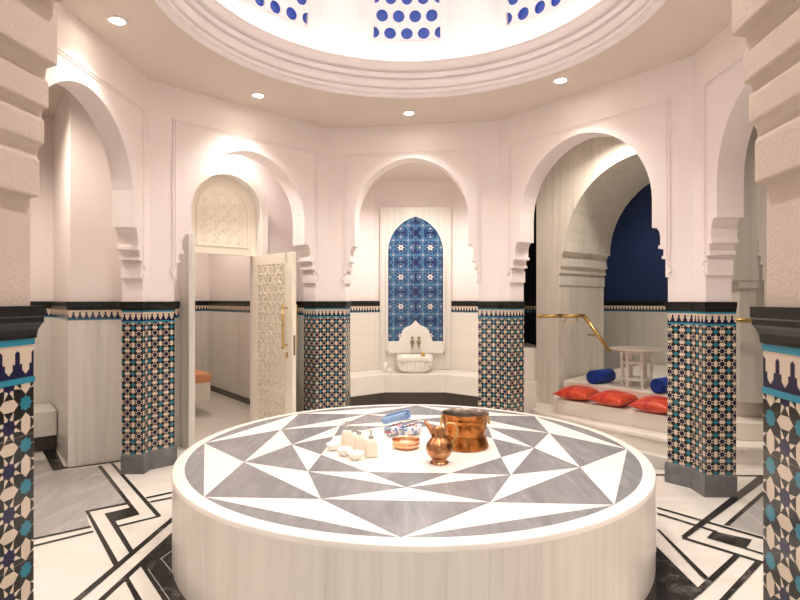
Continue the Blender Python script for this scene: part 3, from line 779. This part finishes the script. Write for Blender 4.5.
def handrail(name, pts, brk, label, off):
    h = thing(name, label, 'handrail', (0, 0, 0))
    b = MB()
    for p, q in zip(pts, pts[1:]): b.tube([p, q], .025, 12)
    for p in pts[1:-1]: b.lathe([(0, -.021), (.015, -.015), (.021, 0), (.015, .015), (0, .021)], p, 12)
    b.lathe([(0, -.03), (.02, -.022), (.03, 0), (.02, .022), (0, .03)], pts[0], 12)
    b.build('rail', M['brass'], h)
    for p in brk:
        b = MB(); q = Vector(p)+Vector(off)
        b.tube([p, (p[0], p[1], p[2]-.05), (Vector(p)+Vector(off)*.5+Vector((0, 0, -.06))), q+Vector((0, 0, -.06))], .008, 8)
        b.lathe([(0, -.012), (.02, -.01), (.02, .01), (0, .012)], q+Vector((0, 0, -.06)), 12)
        b.build('bracket', M['brass'], h)
handrail('handrail', [(1.84, 7.26, 1.385), (2.13, 7.22, 1.39), (2.42, 7.20, 1.39), (2.69, 7.02, .94)], [(2.18, 7.22, 1.37), (2.33, 7.21, 1.37), (2.53, 7.13, 1.19)], 'brass handrail sloping down beside the marble pier above the steps', (.03, .26, 0))
handrail('handrail', [(3.22, 5.50, 1.395), (3.62, 5.50, 1.395), (4.3, 5.36, 1.395)], [(3.7, 5.48, 1.375)], 'brass handrail seen through the right arch', (.02, .16, 0))

# cushions
def cushion_mesh(b, a, t):
    def fn(sg):
        def g(u, v):
            x, y = 2*u-1, 2*v-1
            e = (1-abs(x)**2.6)*(1-abs(y)**2.6); z = sg*t*max(e, 0)**.55
            px = x*a*(1-.10*(1-abs(x))*0-.09*(1-y*y)*abs(x)); py = y*a*(1-.09*(1-x*x)*abs(y))
            return (px, py, z)
        return g
    b.grid(fn(1), 18, 18); b.grid(fn(-1), 18, 18)
def cushion(x, y, z, rz, tilt, label):
    b = MB(); cushion_mesh(b, .215, .08)
    o = b.build('cushion', M['redsatin'], None, (x, y, z+.083)); o.rotation_euler = (tilt, 0, rz)
    s = MB(); rim = []
    for (x0, y0, x1, y1) in ((-1, -1, 1, -1), (1, -1, 1, 1), (1, 1, -1, 1), (-1, 1, -1, -1)):
        for i in range(8):
            q = i/8; X, Y = x0+(x1-x0)*q, y0+(y1-y0)*q
            rim.append((X*.226*(1-.09*(1-Y*Y)*abs(X)), Y*.226*(1-.09*(1-X*X)*abs(Y)), 0))
    s.tube(rim+[rim[0]], .005, 6, False); s.build('piping', M['redsatin'], o)
    return tag(o, label, 'cushion', 'red satin cushions on the steps')
aS = math.atan2(uS.y, uS.x)
cushion(2.21, 6.83, .362, aS+.10, .05, 'red satin cushion farthest left, below the left blue bolster')
cushion(2.515, 6.45, .362, aS-.05, .05, 'middle red satin cushion, in front of the small white table')
cushion(2.835, 6.07, .362, aS+.05, .05, 'red satin cushion farthest right, touching the right tiled pier')
def bolster(x, y, z, rz, label):
    t = thing('bolster', label, 'bolster', (x, y, z), rz, 'blue bolsters on the steps')
    b = MB(); L, r = .19, .085
    pr = [(0, -L+.012), (.02, -L+.004), (.06, -L), (r-.012, -L+.006), (r, -L+.03), (r+.002, 0), (r, L-.03), (r-.012, L-.006), (.06, L), (.02, L-.004), (0, L-.012)]
    b.lathe(pr, (0, 0, 0), 28)
    for v in b.bm.verts: v.co = Vector((v.co.z, v.co.y, v.co.x+r))
    b.build('roll', M['bluevelvet'], t)
    for s in (-1, 1):
        b = MB(); ring = [(s*(L-.006), (r-.006)*math.cos(2*PI*i/24), r+(r-.006)*math.sin(2*PI*i/24)) for i in range(25)]
        b.tube(ring, .006, 6, False); b.build('piping', M['bluevelvet'], t)
bolster(2.57, 7.00, .542, R(34), 'blue bolster left of the small white table')
bolster(3.06, 6.30, .542, R(34), 'blue bolster right of the small white table, half behind the tiled pier')
# tray table
tt = thing('tray_table', 'small white folding table with a round metal tray on the upper step', 'table', (2.90, 6.72, .54), .2)
b = MB(); b.lathe([(0, .448), (.285, .448), (.305, .455), (.315, .468), (.311, .469), (.298, .460), (.28, .456), (0, .455)], (0, 0, 0), 48); b.build('tray', M['tray'], tt)['label'] = 'round silvery brass tray'
lp = [(.165*math.cos(PI/3*i+.3), .165*math.sin(PI/3*i+.3)) for i in range(6)]
for (x, y) in lp:
    b = MB(); b.lathe([(0, 0), (.014, 0), (.022, .02), (.014, .045), (.022, .06), (.022, .13), (.015, .15), (.023, .20), (.015, .25), (.022, .28), (.022, .40), (.016, .42), (.022, .447), (0, .447)], (x, y, 0), 10)
    b.build('leg', M['whitewood'], tt)
for i in range(6):
    p, q = lp[i], lp[(i+1) % 6]
    for z in (.10, .30, .42):
        b = MB(); b.bar((*p, z), (*q, z), .016, .024); b.build('stretcher', M['whitewood'], tt)

# ------------------------------------------------------------------ heated marble platform with star inlay
RP, RI, ZP = 1.592, 1.518, .55
pl = thing('marble_platform', 'big round white marble platform with a grey star inlay in the middle of the room', 'platform', (CX, CY, 0))
b = MB(); b.lathe([(0, 0), (RP-.003, 0), (RP-.003, .515), (RP, .52), (RP, .535), (RP-.004, .545), (RP-.012, ZP), (RI, ZP), (0, ZP)], (0, 0, 0), 128)
for f in b.bm.faces: f.smooth = True
o = b.build('drum', M['marble_v'], pl); o.modifiers.new('e', 'EDGE_SPLIT').split_angle = R(50)
b = MB(); b.lathe([(RP+.001, .520), (RP+.001, .535), (RP-.003, .546), (RP-.012, ZP+.0015), (RI, ZP+.0015), (RI, ZP-.01)], (0, 0, 0), 128); b.build('rim', M['marble_w'], pl).modifiers.new('e', 'EDGE_SPLIT').split_angle = R(32)
th0 = R(-3)
def pp(r, k): a = th0+k*PI/8; return (r*math.cos(a), r*math.sin(a))     # k even: aligned, odd: between
r1, r2, r3, r4 = .655, .87, 1.16, RI
gb = MB()
def face(pts, mi, z=ZP+.0012):
    gb.mi = mi; c = [gb.v((*p, z)) for p in pts]; gb.f(c)
W_, G_ = 0, 1
# white ground disc, then the pieces over it
n = 128; face([(RI*math.cos(2*PI*i/n), RI*math.sin(2*PI*i/n)) for i in range(n)], 0, ZP+.0006)
for k in range(0, 16, 2):
    face([pp(r1, k-1), pp(r2, k), pp(r1, k+1)], G_)
    face([pp(r2, k), pp(r3, k+1), pp(r2, k+2)], G_)
    face([pp(r3, k-1), pp(r4, k), pp(r3, k+1)], G_)
    arc = [(RI*math.cos(th0+k*PI/8+PI/4*i/12), RI*math.sin(th0+k*PI/8+PI/4*i/12)) for i in range(13)]
    face(arc, G_, ZP+.0014)
gb.build('star_inlay', [M['marble_w'], M['marble_g']], pl, merge=False, fixn=False)['label'] = 'grey and white eight-pointed star inlay'

ZT = ZP+.0015
# soap dispensers
def dispenser(x, y, rz, label):
    t = thing('soap_dispenser', label, 'dispenser', (x, y, ZT), rz, 'soap dispensers on the platform')
    b = MB(); rings = []
    for (h, z) in ((.036, 0), (.043, .004), (.044, .02), (.042, .05), (.038, .085), (.033, .108), (.024, .118), (.014, .121)):
        rings.append((rrect(h, h*.86, h*.42, 5), z))
    loft(b, rings); b.build('bottle', M['ceramic'], t)
    b = MB(); b.lathe([(0, .119), (.016, .120), (.017, .124), (.017, .142), (.008, .146), (.006, .148), (.006, .168), (.011, .169), (.011, .180), (0, .181)], (0, 0, 0), 14)
    b.tube([(0, 0, .175), (-.03, -.012, .176), (-.042, -.017, .170)], .0045, 8); b.build('pump', M['steel'], t)['label'] = 'steel pump head'
dispenser(-.378, 3.92, .35, 'cream soap dispenser farthest left of the three')
dispenser(-.284, 3.79, .35, 'middle cream soap dispenser of the three')
dispenser(-.194, 3.67, .35, 'cream soap dispenser nearest to the copper bowl')
def dish(x, y, r, label):
    b = MB(); b.lathe([(0, 0), (.45*r, 0), (.5*r, .004), (.82*r, .02), (r, .042), (.985*r, .047), (.92*r, .044), (.74*r, .024), (.4*r, .012), (0, .010)], (0, 0, 0), 28, rmod=lambda a, z: 1+.035*math.cos(5*a))
    tag(b.build('soap_dish', M['porcelain'], None, (x, y, ZT)), label, 'dish', 'little white dishes on the platform')
dish(-.468, 3.83, .050, 'little white dish farthest left, below the left dispenser')
dish(-.375, 3.70, .053, 'middle little white dish in front of the dispensers')
dish(-.294, 3.61, .054, 'little white dish nearest the camera, left of the right dispenser')
# copper bowl
b = MB(); b.lathe([(0, 0), (.075, 0), (.088, .006), (.099, .022), (.1, .034), (.097, .042), (.099, .056), (.102, .060), (.098, .060), (.093, .052), (.092, .036), (.08, .010), (0, .006)], (0, 0, 0), 48)
bowl = tag(b.build('copper_bowl', M['coppershine'], None, (.043, 3.90, ZT)), 'shallow polished copper bowl in front of the rolled towels', 'bowl')
# ewer
ew = thing('copper_jug', 'hammered bronze jug with long spout and curved brass handle', 'jug', (.253, 3.53, ZT)); ew.scale = (1.08, 1.08, 1.03)
b = MB(); b.lathe([(0, 0), (.054, 0), (.056, .006), (.048, .012), (.040, .022), (.052, .036), (.070, .056), (.080, .082), (.081, .095), (.075, .118), (.060, .142), (.046, .160), (.039, .176), (.039, .196), (.044, .214), (.046, .220), (.042, .220), (.036, .198), (.034, .17), (0, .15)], (0, 0, 0), 40); b.build('body', M['bronze'], ew)
b = MB(); b.tube([(-.026, .0, .182), (-.046, .004, .205), (-.066, .008, .232), (-.088, .012, .262)], [.026, .019, .013, .007], 12); b.build('spout', M['bronze'], ew)
b = MB(); hp = []
for i in range(17):
    q = i/16; a = PI*.78-q*PI*1.12
    hp.append((.066+.038*math.cos(a)+.006*math.sin(q*PI), -.004, .205+.048*math.sin(a)-q*.012))
hp += [(.088, -.004, .150), (.074, -.004, .135), (.086, -.004, .118), (.083, -.004, .100)]
b.tube(hp, [.006]*len(hp), 8); b.lathe([(0, -.008), (.008, 0), (0, .008)], (.092, -.004, .162), 8); b.build('handle', M['brass'], ew)['label'] = 'curled brass handle'
# cauldron
cd = thing('copper_pot', 'large hammered copper pot with flared foot and brass side handles', 'pot', (.466, 3.93, ZT), .1)
b = MB(); b.lathe([(0, 0), (.160, 0), (.167, .003), (.168, .014), (.160, .045), (.148, .085), (.143, .104), (.147, .108), (.147, .114), (.152, .135), (.156, .17), (.156, .196), (.160, .200), (.158, .206), (.160, .228), (.169, .234), (.170, .242), (.164, .244)], (0, 0, 0), 56); b.build('body', M['copper'], cd)
b = MB(); b.lathe([(.165, .2435), (.156, .238), (.152, .20), (.145, .13), (.13, .06), (0, .05)], (0, 0, 0), 56); b.build('lining', M['tin'], cd)['label'] = 'grey tinned inside'
for s in (-1, 1):
    b = MB(); x = s*.158
    b.lathe([(0, -.03), (.010, -.024), (.016, 0), (.012, .022), (0, .03)], (x+s*.004, 0, .205), 10)
    b.tube([(x+s*.008+s*.010*math.sin(PI*i/12), .026*math.cos(PI*i/12), .196-.038*math.sin(PI*i/12)) for i in range(13)], .006, 8)
    b.tube([(x+s*.004, -.030, .196), (x+s*.012, 0, .204), (x+s*.004, .030, .196)], .008, 8)
    b.build('handle', M['brass'], cd)['label'] = 'brass ring handle'
# rolled towels
def towel_roll(name, p, q, r, mat, label, group=None, flat=1.0):
    p, q = Vector(p), Vector(q); d = (q-p); L = d.length; d.normalize()
    s = Vector((0, 0, 1)).cross(d).normalized(); t = d.cross(s)
    c = (p+q)/2; b = MB(); n, turns = 96, 2.15
    def off(k, j):
        f = k/n; a = f*turns*2*PI+.6; rr = r*(.22+.78*f)
        w = 1+.03*math.sin(9*j+5*f)
        return (s*math.cos(a)*rr*w + t*math.sin(a)*rr*w*flat)
    m = 14; th = r*.2
    rows = []
    for j in range(m+1):
        e = (j/m-.5)*L
        rows.append([b.v(d*(e+.006*math.sin(k*.35)*(1 if j in (0, m) else 0)) + off(k, j)) for k in range(n+1)])
    for j in range(m):
        for k in range(n): b.f([rows[j][k], rows[j][k+1], rows[j+1][k+1], rows[j+1][k]], True)
    o = b.build(name, M[mat], None, c)
    so = o.modifiers.new('s', 'SOLIDIFY'); so.thickness = th; so.offset = -1
    return tag(o, label, 'towel', group)
towel_roll('rolled_towel', (-.095, 4.185, ZT+.046), (.012, 4.320, ZT+.046), .044, 'floral', 'white floral rolled towel on the left, under the blue towel', 'floral towels')
towel_roll('rolled_towel', (.020, 4.150, ZT+.047), (.150, 4.316, ZT+.047), .046, 'floral', 'white floral rolled towel on the right, nearest the copper bowl', 'floral towels')
towel_roll('rolled_towel', (-.128, 4.585, ZT+.042), (.058, 4.275, ZT+.156), .040, 'bluetowel', 'light blue rolled towel lying on the floral towels')

# ------------------------------------------------------------------ lamps
def spot(x, y, z, power, size=2.4, blend=.6, c=(1, .94, .88), r=.05):
    l = bpy.data.lights.new('lamp', 'SPOT'); l.energy = power*1.0; l.spot_size = size; l.spot_blend = blend; l.color = c; l.shadow_soft_size = r
    o = bpy.data.objects.new('lamp', l); COL.objects.link(o); o.location = (x, y, z); return o
def downlight(x, y, z, power, label, size=2.0, lamp=True):
    t = thing('ceiling_light', label, 'ceiling light', (x, y, z), 0, 'recessed ceiling lights')
    b = MB(); b.lathe([(.052, -.001), (.074, -.001), (.074, -.006), (.056, -.012), (.052, -.009)], (0, 0, 0), 24, True, True); b.build('trim_ring', M['white'], t)
    b = MB(); b.lathe([(0, -.0045), (.052, -.0045), (.052, -.002), (0, -.002)], (0, 0, 0), 24); b.build('lens', M['lamp'], t)
    if lamp:
        s = spot(0, 0, -.03, power, size, 1); s.parent = t; s.name = 'bulb'
PW = 38
downlight(-2.10, 4.07, HC, 22, 'round recessed light above the left arch')
downlight(-1.44, 5.56, HC, PW, 'round recessed light above the open door arch')
downlight(.10, 6.08, HC, PW, 'round recessed light above the blue niche arch')
downlight(1.52, 5.18, HC, PW, 'round recessed light above the cushion arch')
downlight(2.15, 2.95, HC, PW, 'added recessed light above the right arch, unseen')  # added unseen light, evens the brightness on the right
downlight(.07, 1.80, HC, 55, 'round recessed light above the foreground arch, out of view')
downlight(-1.5, 2.3, HC, PW, 'added recessed light near the left foreground pier, unseen')  # added unseen light for even brightness at the near left
downlight(1.6, 2.3, HC, PW, 'added recessed light near the right foreground pier, unseen')  # its added counterpart at the near right, also unseen
for (x, y, z, p) in ((-3.6, 4.6, HC-.06, 60), (-3.2, 8.2, HC-.06, 50), (3.3, 7.9, HC-.06, 45), (3.6, 6.2, HC-.06, 40), (4.3, 4.2, HC-.06, 35), (2.45, 6.35, HC-.06, 46)):
    spot(x, y, z, p, 2.7, .8, (1, .87, .74)).name = 'unseen_alcove_spot'  # unseen spots without fittings, added to brighten the side alcoves
spot(.25, 7.6, 3.47, 62, 2.7, .8, (1, .92, .84)).name = 'unseen_alcove_spot'  # unseen spot added to brighten the tiled niche
q = dpt(-.45, -.2); spot(q.x, q.y, HC-.25, 16, 2.9, .8).name = 'unseen_alcove_spot'
t = thing('dome_fill_lamp', 'round fill lamp added at the top of the dome, unseen', 'ceiling light', (DX, DY, 5.55))  # added unseen lamp, spreads even light over platform and walls
b = MB(); b.lathe([(0, 0), (.28, 0), (.30, .02), (.30, .06), (0, .06)], (0, 0, 0), 40); b.build('shade', M['white'], t)
b = MB(); b.lathe([(0, -.004), (.26, -.004), (.26, -.001), (0, -.001)], (0, 0, 0), 40); b.build('lens', emit('added dome lamp lens', (1, .92, .84), 1.5), t)
o = spot(0, 0, -.02, 148, 1.42, .5, (1, .94, .89), .25); o.parent = t; o.name = 'bulb'

W = bpy.data.worlds.new('World'); S.world = W; W.use_nodes = True
W.node_tree.nodes['Background'].inputs[0].default_value = (1, .97, .93, 1)
W.node_tree.nodes['Background'].inputs[1].default_value = .5

cam = bpy.data.cameras.new('camera'); co = bpy.data.objects.new('camera', cam); COL.objects.link(co)
co.location = (0, 0, 1.6); co.rotation_euler = (PI/2, 0, 0); cam.sensor_width = 36; cam.lens = 548/800*36; cam.clip_start = .05
S.camera = co
S.view_settings.view_transform = 'Standard'; S.view_settings.look = 'None'; S.view_settings.gamma = 1; S.view_settings.use_curve_mapping = False
S.view_settings.exposure = 1.4
try:
    S.cycles.use_denoising = True; S.cycles.max_bounces = 8; S.cycles.diffuse_bounces = 5; S.cycles.sample_clamp_indirect = 6
except Exception: pass
